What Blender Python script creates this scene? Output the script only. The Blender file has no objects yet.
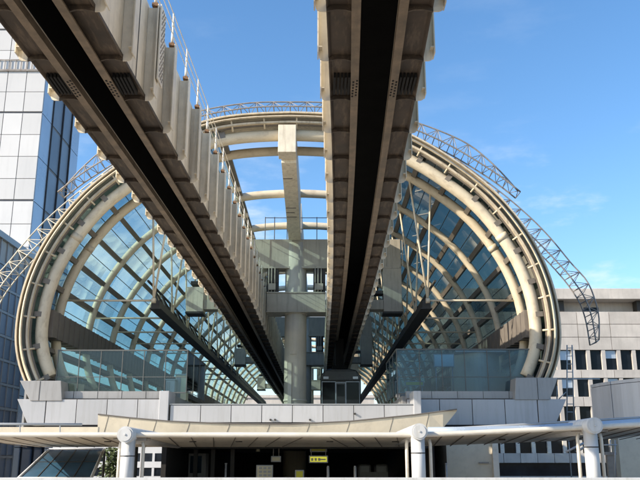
import bpy, bmesh, math, random
from mathutils import Vector
random.seed(7)
S = bpy.context.scene
COL = S.collection
PITCH = math.atan(218/800.0)
CP, SP = math.cos(PITCH), math.sin(PITCH)
F = 800.0

def P(px, py, Y):
    """world point on the plane y = Y that the photograph shows at pixel px, py"""
    k = (240-py)/F
    Z = Y*(k*CP+SP)/(CP-k*SP)
    d = Y*CP+Z*SP
    return Vector(((px-320)*d/F, Y, Z))

# ------------------------------------------------------------------ materials
def nmat(name, col, rough=0.6, metal=0.0, var=0.12, scale=1.5, streak=0.0, streak_col=None,
         bump=0.0, fine=0.0, sscale=(2.5, 2.5, 0.18), isl=0.0, objv=0.0):
    m = bpy.data.materials.new(name); m.use_nodes = True
    nt = m.node_tree; N = nt.nodes; L = nt.links
    b = N['Principled BSDF']
    b.inputs['Roughness'].default_value = rough
    b.inputs['Metallic'].default_value = metal
    tc = N.new('ShaderNodeTexCoord')
    geo = N.new('ShaderNodeNewGeometry')
    n1 = N.new('ShaderNodeTexNoise'); n1.inputs['Scale'].default_value = scale
    n1.inputs['Detail'].default_value = 7; n1.inputs['Roughness'].default_value = 0.62
    L.new(geo.outputs['Position'], n1.inputs['Vector'])
    r1 = N.new('ShaderNodeMapRange'); r1.inputs['From Min'].default_value = 0.3; r1.inputs['From Max'].default_value = 0.7
    r1.inputs['To Min'].default_value = 1-var; r1.inputs['To Max'].default_value = 1+var*0.6
    L.new(n1.outputs['Fac'], r1.inputs['Value'])
    mx = N.new('ShaderNodeVectorMath'); mx.operation = 'SCALE'
    mx.inputs[0].default_value = col[:3]
    L.new(r1.outputs['Result'], mx.inputs['Scale'])
    out = mx.outputs['Vector']
    if objv > 0:
        oi = N.new('ShaderNodeObjectInfo'); ro = N.new('ShaderNodeMapRange'); ro.inputs['To Min'].default_value = 1-objv; ro.inputs['To Max'].default_value = 1+objv*.5
        L.new(oi.outputs['Random'], ro.inputs['Value'])
        mo = N.new('ShaderNodeVectorMath'); mo.operation = 'SCALE'
        L.new(out, mo.inputs[0]); L.new(ro.outputs['Result'], mo.inputs['Scale']); out = mo.outputs['Vector']
    if isl > 0:
        ri = N.new('ShaderNodeMapRange'); ri.inputs['To Min'].default_value = 1-isl; ri.inputs['To Max'].default_value = 1+isl*.6
        L.new(geo.outputs['Random Per Island'], ri.inputs['Value'])
        mi_ = N.new('ShaderNodeVectorMath'); mi_.operation = 'SCALE'
        L.new(out, mi_.inputs[0]); L.new(ri.outputs['Result'], mi_.inputs['Scale']); out = mi_.outputs['Vector']
    if streak > 0:
        mp = N.new('ShaderNodeMapping'); mp.inputs['Scale'].default_value = sscale
        L.new(geo.outputs['Position'], mp.inputs['Vector'])
        n2 = N.new('ShaderNodeTexNoise'); n2.inputs['Scale'].default_value = 2.2; n2.inputs['Detail'].default_value = 6
        n2.inputs['Roughness'].default_value = 0.7
        L.new(mp.outputs['Vector'], n2.inputs['Vector'])
        r2 = N.new('ShaderNodeMapRange'); r2.inputs['From Min'].default_value = 0.5; r2.inputs['From Max'].default_value = 0.72
        r2.inputs['To Min'].default_value = 0.0; r2.inputs['To Max'].default_value = streak
        L.new(n2.outputs['Fac'], r2.inputs['Value'])
        mc = N.new('ShaderNodeMix'); mc.data_type = 'RGBA'
        sc_ = streak_col or (col[0]*0.4, col[1]*0.36, col[2]*0.3)
        mc.inputs['B'].default_value = (*sc_, 1)
        L.new(out, mc.inputs['A']); L.new(r2.outputs['Result'], mc.inputs['Factor'])
        out = mc.outputs['Result']
    L.new(out, b.inputs['Base Color'])
    rr = N.new('ShaderNodeMapRange'); rr.inputs['To Min'].default_value = max(0.02, rough-0.12); rr.inputs['To Max'].default_value = min(1, rough+0.12)
    L.new(n1.outputs['Fac'], rr.inputs['Value']); L.new(rr.outputs['Result'], b.inputs['Roughness'])
    if bump > 0:
        n3 = N.new('ShaderNodeTexNoise'); n3.inputs['Scale'].default_value = 14; n3.inputs['Detail'].default_value = 5
        L.new(geo.outputs['Position'], n3.inputs['Vector'])
        bp = N.new('ShaderNodeBump'); bp.inputs['Strength'].default_value = bump; bp.inputs['Distance'].default_value = 0.02
        L.new(n3.outputs['Fac'], bp.inputs['Height']); L.new(bp.outputs['Normal'], b.inputs['Normal'])
    return m

def glass(name, tint, trans=0.62, dirt=(0.4, 0.6, 0.62), dirtfac=0.22, ior=1.5, refl=1.0):
    m = bpy.data.materials.new(name); m.use_nodes = True
    nt = m.node_tree; N = nt.nodes; L = nt.links
    N.remove(N['Principled BSDF']); o = N['Material Output']
    tr = N.new('ShaderNodeBsdfTransparent'); tr.inputs['Color'].default_value = (*tint, 1)
    tl = N.new('ShaderNodeBsdfTranslucent'); tl.inputs['Color'].default_value = (*dirt, 1)
    df = N.new('ShaderNodeBsdfDiffuse'); df.inputs['Color'].default_value = (*dirt, 1)
    md = N.new('ShaderNodeMixShader'); md.inputs[0].default_value = 0.3
    L.new(tl.outputs[0], md.inputs[1]); L.new(df.outputs[0], md.inputs[2])
    geo = N.new('ShaderNodeNewGeometry')
    no = N.new('ShaderNodeTexNoise'); no.inputs['Scale'].default_value = 0.35; no.inputs['Detail'].default_value = 6
    L.new(geo.outputs['Position'], no.inputs['Vector'])
    r = N.new('ShaderNodeMapRange'); r.inputs['From Min'].default_value = .3; r.inputs['From Max'].default_value = .7
    r.inputs['To Min'].default_value = dirtfac*0.45; r.inputs['To Max'].default_value = dirtfac*1.5
    L.new(no.outputs['Fac'], r.inputs['Value'])
    m1 = N.new('ShaderNodeMixShader'); L.new(r.outputs['Result'], m1.inputs[0])
    L.new(tr.outputs[0], m1.inputs[1]); L.new(md.outputs[0], m1.inputs[2])
    gl = N.new('ShaderNodeBsdfGlossy'); gl.inputs['Roughness'].default_value = 0.03; gl.inputs['Color'].default_value = (.9, .95, 1, 1)
    fr = N.new('ShaderNodeFresnel'); fr.inputs['IOR'].default_value = ior
    fm = N.new('ShaderNodeMath'); fm.operation = 'MULTIPLY'; fm.inputs[1].default_value = refl; L.new(fr.outputs[0], fm.inputs[0])
    m2 = N.new('ShaderNodeMixShader'); L.new(fm.outputs[0], m2.inputs[0])
    L.new(m1.outputs[0], m2.inputs[1]); L.new(gl.outputs[0], m2.inputs[2])
    L.new(m2.outputs[0], o.inputs['Surface'])
    return m

def lamp_mat(name, col, s):
    m = bpy.data.materials.new(name); m.use_nodes = True
    b = m.node_tree.nodes['Principled BSDF']
    b.inputs['Base Color'].default_value = (*col, 1)
    b.inputs['Emission Color'].default_value = (*col, 1); b.inputs['Emission Strength'].default_value = s
    return m

M = {}
M['cream'] = nmat('cream_paint', (0.68, 0.62, 0.50), objv=.14, rough=0.55, var=0.16, scale=2.2, streak=0.6, streak_col=(.30, .23, .15), bump=0.15)
M['web'] = nmat('weathered_cream_paint', (0.68, 0.62, 0.50), 0.55, var=0.16, scale=1.8, streak=0.6, streak_col=(.28, .22, .15), bump=0.15)
M['strip'] = nmat('worn_beam_flange', (0.18, 0.135, 0.09), 0.6, var=0.45, scale=2.6, streak=0.6, streak_col=(.1, .085, .06), sscale=(3, .25, 3))
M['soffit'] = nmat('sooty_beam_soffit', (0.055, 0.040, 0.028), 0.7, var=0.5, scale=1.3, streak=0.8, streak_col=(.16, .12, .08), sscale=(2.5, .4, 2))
M['rubber'] = nmat('rubber_and_shade_black', (0.004, 0.004, 0.004), 0.9)  # rubber tone, taken darker to hold the shade inside the slot
M['rust'] = nmat('rusty_steel', (.22, .12, .06), .8, var=.5, scale=8)
M['rib'] = nmat('rib_paint', (0.62, 0.54, 0.40), 0.5, var=0.12, scale=1.2, streak=0.5, streak_col=(.3, .22, .14), sscale=(.8, 3, .8))
M['rimm'] = nmat('rim_paint', (0.58, 0.50, 0.37), 0.5, var=0.2, scale=1.6, streak=0.6, streak_col=(.16, .12, .08))
M['rimdark'] = nmat('rim_metal_cladding', (0.19, 0.165, 0.14), 0.45, metal=0.3, var=0.2)
M['purlin'] = nmat('purlin_paint', (0.17, 0.15, 0.125), 0.6, var=0.25)
M['dark'] = nmat('dark_steel', (0.035, 0.033, 0.03), 0.6, var=0.25)
M['bar'] = nmat('glazing_bar', (0.10, 0.11, 0.11), 0.5)
M['box'] = nmat('ribbed_box_cladding', (0.17, 0.15, 0.13), 0.6, var=0.2)
M['conc'] = nmat('grey_painted_steel', (0.44, 0.40, 0.33), 0.65, var=0.14, scale=1.2, streak=0.5, streak_col=(.14, .125, .1), bump=.2)
M['col'] = nmat('column_paint', (0.60, 0.54, 0.44), 0.5, var=0.1, scale=1.0, streak=0.35, streak_col=(.3, .27, .22))
M['panel'] = nmat('pale_aluminium_panel', (0.42, 0.43, 0.455), 0.42, metal=0.1, var=0.06, scale=.6, isl=.09, streak=.6, streak_col=(.30, .30, .30))
M['panel2'] = nmat('grey_aluminium_panel', (0.32, 0.32, 0.325), 0.4, metal=0.1, var=0.08, scale=.8, streak=.4, isl=.08)
M['seam'] = nmat('dark_joint', (0.03, 0.03, 0.035), 0.8)
M['belly'] = nmat('cream_soffit_panel', (0.60, 0.54, 0.43), 0.5, var=0.1, scale=.9, streak=.35, streak_col=(.34, .3, .24), sscale=(1, 1, 1))
M['canopy'] = nmat('canopy_soffit', (0.58, 0.55, 0.48), 0.55, var=0.16, scale=1.2, streak=.4, streak_col=(.18, .17, .15), sscale=(1.5, .4, 1))
M['white'] = nmat('white_painted_steel', (0.55, 0.56, 0.57), 0.5, var=0.08, scale=1.5, streak=.6, streak_col=(.34, .33, .30))
M['creamcol'] = nmat('warm_white_painted_steel', (0.66, 0.62, 0.55), 0.5, var=0.1, streak=.5, streak_col=(.4, .36, .3), sscale=(.6, 2, 2))
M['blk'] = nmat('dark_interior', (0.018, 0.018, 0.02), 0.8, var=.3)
M['floor'] = nmat('deck_tiles', (0.36, 0.31, 0.25), 0.7, var=0.15)
M['asphalt'] = nmat('asphalt', (0.05, 0.05, 0.052), 0.9, var=0.2)
M['ground'] = nmat('ground_mat', (0.22, 0.195, 0.16), 0.9, var=0.25, scale=.1)
M['office'] = nmat('office_concrete', (0.56, 0.52, 0.475), 0.8, var=0.16, scale=.5, isl=.12, streak=.4, streak_col=(.3, .28, .25), sscale=(1.2, 1.2, .12))
M['tower'] = nmat('tower_white_panel', (0.60, 0.60, 0.60), 0.4, var=0.05, scale=0.3, isl=.09, streak=.25, streak_col=(.4, .4, .4), sscale=(.8, .8, .08))
M['owin'] = nmat('office_window_glass', (0.014, 0.02, 0.03), 0.08, var=.5, scale=.6, isl=.6)
M['twin'] = nmat('tower_window_glass', (0.22, 0.27, 0.34), 0.35, metal=.0, var=.3, scale=.15, isl=.25)
M['jt'] = nmat('grey_joint', (.12, .11, .10), .8)
M['tseam'] = nmat('grey_panel_joint', (.16, .165, .18), .7)
M['bluepanel'] = nmat('blue_grey_panel', (0.42, 0.50, 0.60), 0.3, metal=.3, var=.1, scale=.3)
M['gl'] = glass('sunlit_teal_roof_glass', (0.37, 0.55, 0.58), dirt=(.50, .64, .62), dirtfac=.2, refl=.3)  # vault glass on the sunny side, its brightness put into the tint
M['glr'] = glass('shaded_teal_roof_glass', (0.11, 0.15, 0.14), dirt=(.14, .24, .25), dirtfac=.28, refl=.35)  # same vault glass, darkened in colour for the side away from the sun
M['screen'] = glass('wind_screen_glass', (0.60, 0.78, 0.80), dirt=(.35, .5, .52), dirtfac=.06)
M['screenb'] = glass('reflection_blue_screen_glass', (0.30, 0.48, 0.60), dirt=(.2, .36, .46), dirtfac=.28)  # bluish reflection in the right screen, put into tint and haze
M['bluegl'] = nmat('blue_tinted_glass', (0.035, 0.10, 0.17), 0.3, metal=.0, var=.6, scale=.5)
M['yellow'] = nmat('yellow_sign_face', (0.62, 0.60, 0.05), 0.5)
M['signcream'] = nmat('cream_sign_face', (0.62, 0.58, 0.40), 0.5)
M['steel'] = nmat('pale_truss_steel', (0.34, 0.32, 0.30), 0.5, var=.2, streak=.5, streak_col=(.2, .11, .06))
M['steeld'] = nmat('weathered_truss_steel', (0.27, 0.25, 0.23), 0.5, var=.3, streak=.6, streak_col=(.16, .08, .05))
M['steelw'] = nmat('cream_sunlit_steel', (0.58, 0.53, 0.43), 0.5, var=.15, streak=.4)  # cream steel, also stands for sun on the left gantry
M['train'] = nmat('train_dark_paint', (0.006, 0.007, 0.009), 0.25, var=.2)
M['traingl'] = nmat('train_window_glass', (0.008, 0.01, 0.012), 0.05)
M['grey'] = nmat('light_grey_metal', (0.34, 0.36, 0.38), 0.4, metal=.2)
M['lens'] = nmat('headlight_lens', (0.75, 0.78, 0.8), 0.15)
M['yb'] = nmat('pale_blue_board', (0.50, 0.66, 0.70), 0.4)
M['leaf'] = nmat('leaf', (0.06, 0.09, 0.03), 0.7, var=.4, scale=4)
M['bark'] = nmat('bark', (0.10, 0.08, 0.06), 0.9)
M['lampglow'] = lamp_mat('lamp_glow', (1, .95, .8), 1.2)
M['signglow'] = lamp_mat('lit_yellow_sign', (0.62, 0.60, 0.06), .45)

for k_ in ('owin', 'traingl', 'twin', 'bluepanel'):
    M[k_].node_tree.nodes['Principled BSDF'].inputs['Specular IOR Level'].default_value = .15
# ------------------------------------------------------------------ mesh helper
class MB:
    def __init__(s): s.bm = bmesh.new(); s.mi = 0
    def face(s, pts, mi=None):
        vs = [s.bm.verts.new(p) for p in pts]
        f = s.bm.faces.new(vs); f.material_index = s.mi if mi is None else mi
        return f
    def hexa(s, a):  # 8 pts: bottom 4 ccw, top 4
        v = [s.bm.verts.new(p) for p in a]
        for q in ((0, 3, 2, 1), (4, 5, 6, 7), (0, 1, 5, 4), (1, 2, 6, 5), (2, 3, 7, 6), (3, 0, 4, 7)):
            f = s.bm.faces.new([v[i] for i in q]); f.material_index = s.mi
    def box(s, x0, x1, y0, y1, z0, z1):
        s.hexa([(x0, y0, z0), (x1, y0, z0), (x1, y1, z0), (x0, y1, z0), (x0, y0, z1), (x1, y0, z1), (x1, y1, z1), (x0, y1, z1)])
    def bar(s, p, q, r, n=8, r2=None, smooth=True):
        s.tube([p, q], r, n, r2=r2, smooth=smooth)
    def tube(s, pts, r, n=10, closed=False, r2=None, smooth=True, cap=True):
        pts = [Vector(p) for p in pts]; rings = []
        m = len(pts)
        up = None
        for i, p in enumerate(pts):
            a = pts[max(i-1, 0)]; b = pts[min(i+1, m-1)]
            t = (b-a).normalized()
            if up is None:
                up = Vector((0, 0, 1)) if abs(t.z) < .9 else Vector((0, 1, 0))
            u = t.cross(up); u.normalize(); w = u.cross(t); w.normalize(); up = w
            rr = r if r2 is None else r+(r2-r)*i/(m-1)
            rings.append([s.bm.verts.new(p+(u*math.cos(2*math.pi*k/n+math.pi/n)+w*math.sin(2*math.pi*k/n+math.pi/n))*rr) for k in range(n)])
        for A, B in zip(rings, rings[1:]):
            for k in range(n):
                f = s.bm.faces.new((A[k], A[(k+1) % n], B[(k+1) % n], B[k])); f.smooth = smooth and n > 5; f.material_index = s.mi
        if cap:
            f = s.bm.faces.new(rings[0][::-1]); f.material_index = s.mi
            f = s.bm.faces.new(rings[-1]); f.material_index = s.mi
    def sweep(s, frames, prof, cap=True, smooth=False):
        """frames: list of (origin, u, w); prof: closed 2d polygon"""
        rings = [[s.bm.verts.new(Vector(o)+Vector(u)*a+Vector(w)*b) for a, b in prof] for o, u, w in frames]
        n = len(prof)
        for A, B in zip(rings, rings[1:]):
            for k in range(n):
                f = s.bm.faces.new((A[k], A[(k+1) % n], B[(k+1) % n], B[k])); f.material_index = s.mi; f.smooth = smooth
        if cap:
            for R in (rings[0][::-1], rings[-1]):
                f = s.bm.faces.new(R); f.material_index = s.mi
    def prism(s, poly, axis, a, b):
        """poly of 2d points extruded along axis from a to b; axis 'y': (x,z); 'x': (y,z); 'z': (x,y)"""
        def mk(p, t):
            return {'y': (p[0], t, p[1]), 'x': (t, p[0], p[1]), 'z': (p[0], p[1], t)}[axis]
        A = [s.bm.verts.new(mk(p, a)) for p in poly]; B = [s.bm.verts.new(mk(p, b)) for p in poly]
        n = len(poly)
        for k in range(n):
            f = s.bm.faces.new((A[k], A[(k+1) % n], B[(k+1) % n], B[k])); f.material_index = s.mi
        for R in (A[::-1], B):
            f = s.bm.faces.new(R); f.material_index = s.mi
    def build(s, name, mat, parent=None, bevel=0, kind=None):
        bmesh.ops.recalc_face_normals(s.bm, faces=s.bm.faces)
        me = bpy.data.meshes.new(name); s.bm.to_mesh(me); s.bm.free()
        for m_ in (mat if isinstance(mat, (list, tuple)) else [mat]):
            me.materials.append(m_)
        o = bpy.data.objects.new(name, me); COL.objects.link(o)
        if parent is not None: o.parent = parent
        if bevel:
            bv = o.modifiers.new('b', 'BEVEL'); bv.width = bevel; bv.segments = 2; bv.limit_method = 'ANGLE'
        if kind: o['kind'] = kind
        return o

def tag(o, label=None, cat=None, group=None, kind=None):
    if label: o['label'] = label
    if cat: o['category'] = cat
    if group: o['group'] = group
    if kind: o['kind'] = kind
    return o
def thing(name, label, cat, loc=(0, 0, 0), group=None):
    """Empty; children keep world coordinates because location stays at the origin of their meshes"""
    o = bpy.data.objects.new(name, None); COL.objects.link(o)
    o.empty_display_size = .3
    o.location = loc
    return tag(o, label, cat, group)
def copy_tree(o, parent=None):
    c = o.copy(); COL.objects.link(c); c.parent = parent
    for ch in list(o.children): copy_tree(ch, c)
    return c
def struct(o): o['kind'] = 'structure'; return o

# ================================================================== ground
m = MB(); m.box(-900, 900, -500, 1600, -9.0, -8.0); struct(m.build('ground', M['ground']))
m = MB(); m.box(-300, 300, 76, 94, -7.998, -7.98); struct(m.build('road', M['asphalt']))
m = MB(); m.box(-34, 40, -14, 58, -2.2, -1.6); struct(m.build('pedestrian_deck', M['floor']))

# ================================================================== track beams
Z0 = 7.8
def shift(Y): return -0.00055*(43-Y)**2 if Y < 43 else 0.0
FIN = 1.87
def beam(base, label, rail_side, cover):
    root = thing('track_beam', label, 'monorail beam', (0, 0, 0), 'suspended monorail track beams')
    ys = [-26+2*i for i in range(35)]+[46, 60, 80, 100, 120, 140, 152]
    fr = []
    for y in ys:
        fr.append(((base+shift(y), y, Z0), (1, 0, 0), (0, 0, 1)))
    prof = [(.92, .15), (.92, 2.4), (-.92, 2.4), (-.92, .15), (-.34, .15), (-.34, .18), (-.89, .18), (-.89, 2.37), (.89, 2.37), (.89, .18), (.34, .18), (.34, .15)]
    m = MB(); m.sweep(fr, prof); m.build('girder', M['web'], root)
    m = MB()
    for s in (-1, 1):   # thin rubber-dark lining, blackened further to put the slot's shade in its colour
        m.sweep(fr, [(s*.885, .185), (s*.885, 2.365), (s*.86, 2.365), (s*.86, .215), (s*.345, .215), (s*.345, .185)])
    m.sweep(fr, [(-.855, 2.362), (.855, 2.362), (.855, 2.33), (-.855, 2.33)])
    m.build('running_track', M['rubber'], root)
    for s in (-1, 1):
        m = MB(); m.sweep(fr, [(s*.34, -.02), (s*.51, -.02), (s*.51, .02), (s*.38, .02), (s*.38, .148), (s*.34, .148)])
        m.build('slot_flange', M['strip'], root)
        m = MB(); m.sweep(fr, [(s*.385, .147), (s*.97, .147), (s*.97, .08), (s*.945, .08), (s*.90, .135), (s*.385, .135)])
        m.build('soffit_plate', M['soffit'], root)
    # top kerbs / cable tray
    m = MB(); m.sweep(fr, [(-.9, 2.402), (-.6, 2.402), (-.6, 2.5), (-.9, 2.5)]); m.sweep(fr, [(.6, 2.402), (.9, 2.402), (.9, 2.5), (.6, 2.5)])
    m.build('top_kerb', M['cream'], root)
    # stiffening ribs
    def fin_mesh(s):
        m = MB()
        body = [(.972, .0), (1.08, .005), (1.135, .03), (1.163, .08), (1.17, .16), (1.17, 2.36), (.924, 2.36), (.924, .16), (.972, .15)]
        m.prism([(s*a, b) for a, b in body], 'y', -.012, .012)
        m.prism([(s*1.172, .12), (s*1.172, 2.38), (s*1.195, 2.38), (s*1.195, .12)], 'y', -.16, .16)
        m.prism([(s*1.10, .24), (s*1.17, .24), (s*1.17, .26), (s*1.10, .26)], 'y', -.16, .16)
        m.mi = 1
        m.prism([(s*a, b) for a, b in [(.512, .13), (.512, .0), (.62, .035), (.8, .04), (.968, .0), (.968, .078), (.94, .078), (.89, .13), (.86, .13), (.83, .13)]], 'y', -.02, .02)
        return m
    protos = {}
    rest = []
    k = 0
    y = -24.5
    locs = []
    while y < 150:
        locs.append(y); y += FIN
    vis = [y for y in locs if y > 11][:50]
    for s in (-1, 1):
        for y in vis:
            if s not in protos:
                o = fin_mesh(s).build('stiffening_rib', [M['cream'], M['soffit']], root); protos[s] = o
            else:
                o = protos[s].copy(); COL.objects.link(o); o.parent = root
            o.location = (base+shift(y), y, Z0)
    m = MB()
    for y in locs:
        if y in vis: continue
        for s in (-1, 1):
            c = base+shift(y)
            m.box(min(c+s*.93, c+s*1.17), max(c+s*.93, c+s*1.17), y-.012, y+.012, Z0+.13, Z0+2.36)
            m.box(min(c+s*1.172, c+s*1.2), max(c+s*1.172, c+s*1.2), y-.13, y+.13, Z0+.34, Z0+2.38)
            m.box(min(c+s*.512, c+s*.92), max(c+s*.512, c+s*.92), y-.02, y+.02, Z0+.03, Z0+.13)
    m.build('stiffening_rib_row', M['cream'], root, kind='stuff')
    # expansion joint
    ye = 15.95
    for s in (-1, 1):
        m = MB(); c = base+shift(ye)
        for i in range(5):
            xx = c+s*(.55+i*.078)
            m.box(xx-.022, xx+.022, ye-.42, ye+.42, Z0+.02, Z0+.13)
        for i in range(6):
            for j in (0, 1):
                xx = c+s*(.385+j*.075); yy = ye-.38+i*.14+j*.06
                m.box(xx-.02, xx+.02, yy, yy+.07, Z0-.026, Z0-.0202)
        m.build('expansion_joint', M['rubber'], root)
    # girder splice joints seen as fine dark gaps
    m = MB()
    for ys_ in (ye,):
        for s in (-1, 1):
            c = base+shift(ys_)
            m.box(min(c+s*.921, c+s*.926), max(c+s*.921, c+s*.926), ys_-.03, ys_+.03, Z0+.15, Z0+2.4)
    m.build('joint_gap', M['dark'], root)
    # walkway handrail
    s = rail_side
    posts = [y for y in locs if 12 < y < 60]
    proto = None
    for y in posts:
        if proto is None:
            m = MB(); m.bar((0, 0, 2.4), (0, 0, 3.35), .022, 8)
            m.bar((0, 0, 2.5), (0, 0, 2.78), .036, 8); m.bar((0, 0, 2.95), (0, 0, 3.12), .033, 8)
            m.mi = 1; m.box(-.07, .07, -.07, .07, 2.385, 2.47)
            proto = m.build('handrail_post', [M['creamcol'], M['rust']], root); o = proto
        else:
            o = proto.copy(); COL.objects.link(o); o.parent = root
        o.location = (base+shift(y)+s*1.08, y, Z0)
    for zz in (2.75, 3.05, 3.33):
        m = MB(); m.tube([(base+shift(y)+s*1.08, y, Z0+zz) for y in locs if 8 < y < 62], .012, 5)
        m.build('handrail_wire', M['steelw'], root)
    if cover:
        m = MB(); c = base+shift(17.2)
        yc = 16.55
        m.box(c+s*1.205 if s > 0 else c-1.235, c+1.235 if s > 0 else c-1.205, yc-.02, yc+.5, Z0+.5, Z0+2.4)
        m.mi = 1
        for i in range(24):
            for j in range(3):
                xx = c+s*1.236; y_ = yc+.09+j*.14+(i % 2)*.05; z_ = Z0+.6+i*.074
                m.box(min(xx, xx+s*.004), max(xx, xx+s*.004), y_, y_+.06, z_, z_+.04)
        m.build('perforated_cover', [M['cream'], M['soffit']], root)
    return root
LB, RB = -4.55, 1.58
beam(LB, 'left cream monorail track beam passing overhead with handrail posts along its top', 1, True)
beam(RB, 'right cream monorail track beam that passes overhead and carries the train', -1, False)

# ================================================================== station shell profile
CX = -1.52
half_px = [(0, 113), (50, 115), (90, 122), (132, 141), (160, 158), (183, 174), (204, 191), (226, 216), (243, 240), (256, 265), (265, 290), (270, 315), (272, 340), (268, 365), (260, 385)]
raw = []
for dx, y in half_px:
    p = P(320+dx, y, 38.0)
    raw.append((p.x, p.z))
def smooth(pts, n=64):
    out = []
    k = len(pts)
    def g(i): return Vector((*pts[max(0, min(k-1, i))], 0)) if i >= 0 else Vector((-pts[-i][0], pts[-i][1], 0))
    for i in range(k-1):
        a, b, c, d = g(i-1), g(i), g(i+1), g(i+2)
        for j in range(6):
            t = j/6
            out.append(0.5*((2*b)+(c-a)*t+(2*a-5*b+4*c-d)*t*t+(3*b-a-3*c+d)*t**3))
    out.append(g(k-1))
    # resample by length, light smoothing
    for _ in range(12):
        out = [out[0]]+[(out[i-1]+out[i]*2+out[i+1])/4 for i in range(1, len(out)-1)]+[out[-1]]
    L = [0]
    for a, b in zip(out, out[1:]): L.append(L[-1]+(b-a).length)
    res = []
    for i in range(n+1):
        t = L[-1]*i/n; j = 0
        while j < len(L)-2 and L[j+1] < t: j += 1
        f = (t-L[j])/max(1e-9, L[j+1]-L[j]); q = out[j].lerp(out[j+1], f); res.append((q.x, q.y))
    return res, L[-1]
HALF, HL = smooth(raw)
def half_off(off):
    """offset the half profile inwards by off"""
    res = []
    n = len(HALF)
    for i, (x, z) in enumerate(HALF):
        a = HALF[max(i-1, 0)]; b = HALF[min(i+1, n-1)]
        tx, tz = b[0]-a[0], b[1]-a[1]; l = math.hypot(tx, tz)
        if i == 0: tx, tz, l = 1, 0, 1
        nx, nz = tz/l, -tx/l      # inward normal (towards centre/below)
        res.append((x+nx*off, z+nz*off))
    return res
def full(off, i0=0):
    h = half_off(off)
    return [(CX-x, z) for x, z in h[::-1]]+[(CX+x, z) for x, z in h[1:]]
def at_len(off, t):
    """point on half profile at fraction t, offset inward"""
    h = half_off(off); f = t*(len(h)-1); i = min(int(f), len(h)-2); f -= i
    return (h[i][0]*(1-f)+h[i+1][0]*f, h[i][1]*(1-f)+h[i+1][1]*f)
def find_t(xh):
    for i, (x, z) in enumerate(HALF):
        if x >= xh: return i/(len(HALF)-1)
T0 = find_t(3.5)

st = thing('monorail_station', 'barrel-vaulted glass monorail station with round steel arches behind the track beams', 'station')
RY = [38.6, 40.8]+[48.0+7.2*i for i in range(14)]
SY = [38.6, 40.8]+[46.2+5.4*i for i in range(18)]
for i, y in enumerate(RY):
    r = .30 if i == 0 else (.25 if i == 1 else .26)
    if i < 2:
        m = MB(); m.tube([(x, y, z) for x, z in full(.98)], r, 20); m.build('arch_rib', M['rib'], st)
    else:
        h = [q for q in full(1.0) if abs(q[0]-CX) < 3.9]
        m = MB(); m.tube([(x, y, z) for x, z in h], r, 14); m.build('skylight_cross_tube', M['rib'], st)
for y in SY[2:]:
    for s in (-1, 1):
        pts = [(CX+s*at_len(1.0, t)[0], y, at_len(1.0, t)[1]) for t in [T0-.01+(1.01-T0)*k/44 for k in range(45)]]
        m = MB(); m.tube(pts, .205, 14 if y < 60 else 8); m.build('arch_rib', M['rib'], st)
# collars (joint sleeves) on the first ribs
for yi in (0, 1):
    m = MB(); y = RY[yi]; r = (.30, .25)[yi]
    for t in (.3, .62):
        for s in (-1, 1):
            a = at_len(.98, t-.008); b = at_len(.98, t+.008)
            m.bar((CX+s*a[0], y, a[1]), (CX+s*b[0], y, b[1]), r+.012, 20)
    m.build('rib_collar', M['rimm'], st)
# rim: layered edge
def arcframes(off, y):
    pts = full(off); fr = []
    for i, (x, z) in enumerate(pts):
        a = pts[max(i-1, 0)]; b = pts[min(i+1, len(pts)-1)]
        t = Vector((b[0]-a[0], 0, b[1]-a[1])).normalized(); nrm = Vector((t.z, 0, -t.x))
        fr.append(((x, y, z), nrm, (0, 1, 0)))
    return fr
m = MB(); m.sweep(arcframes(.0, 37.7), [(-.03, .75), (.10, .30), (.28, 0), (.31, .1), (.16, .4), (.10, 1.1), (-.03, 1.1)], smooth=False); m.build('outer_rim', M['rimm'], st)
m = MB(); m.sweep(arcframes(-.02, 37.95), [(-.06, 0), (.02, 0), (.02, 3.1), (-.06, 3.1)]); m.build('rim_flashing', M['rimm'], st)
m = MB(); m.sweep(arcframes(.44, 37.95), [(0, 0), (.10, 0), (.10, .2), (0, .2)]); m.build('inner_rim', M['rimm'], st)
m = MB(); m.sweep(arcframes(.31, 38.15), [(0, 0), (.30, 0), (.30, .1), (0, .1)]); m.build('rim_gutter', M['rimdark'], st)
# little spacer lugs around the rim
afr = arcframes(.28, 37.9)
for i in range(0, 128, 5):
    f = afr[i]; o = Vector(f[0]); n_ = f[1]
    m = MB(); m.bar(o, o+n_*.45+Vector((0, .35, 0)), .05, 6); m.build('rim_lug', M['rib'], st)

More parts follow.
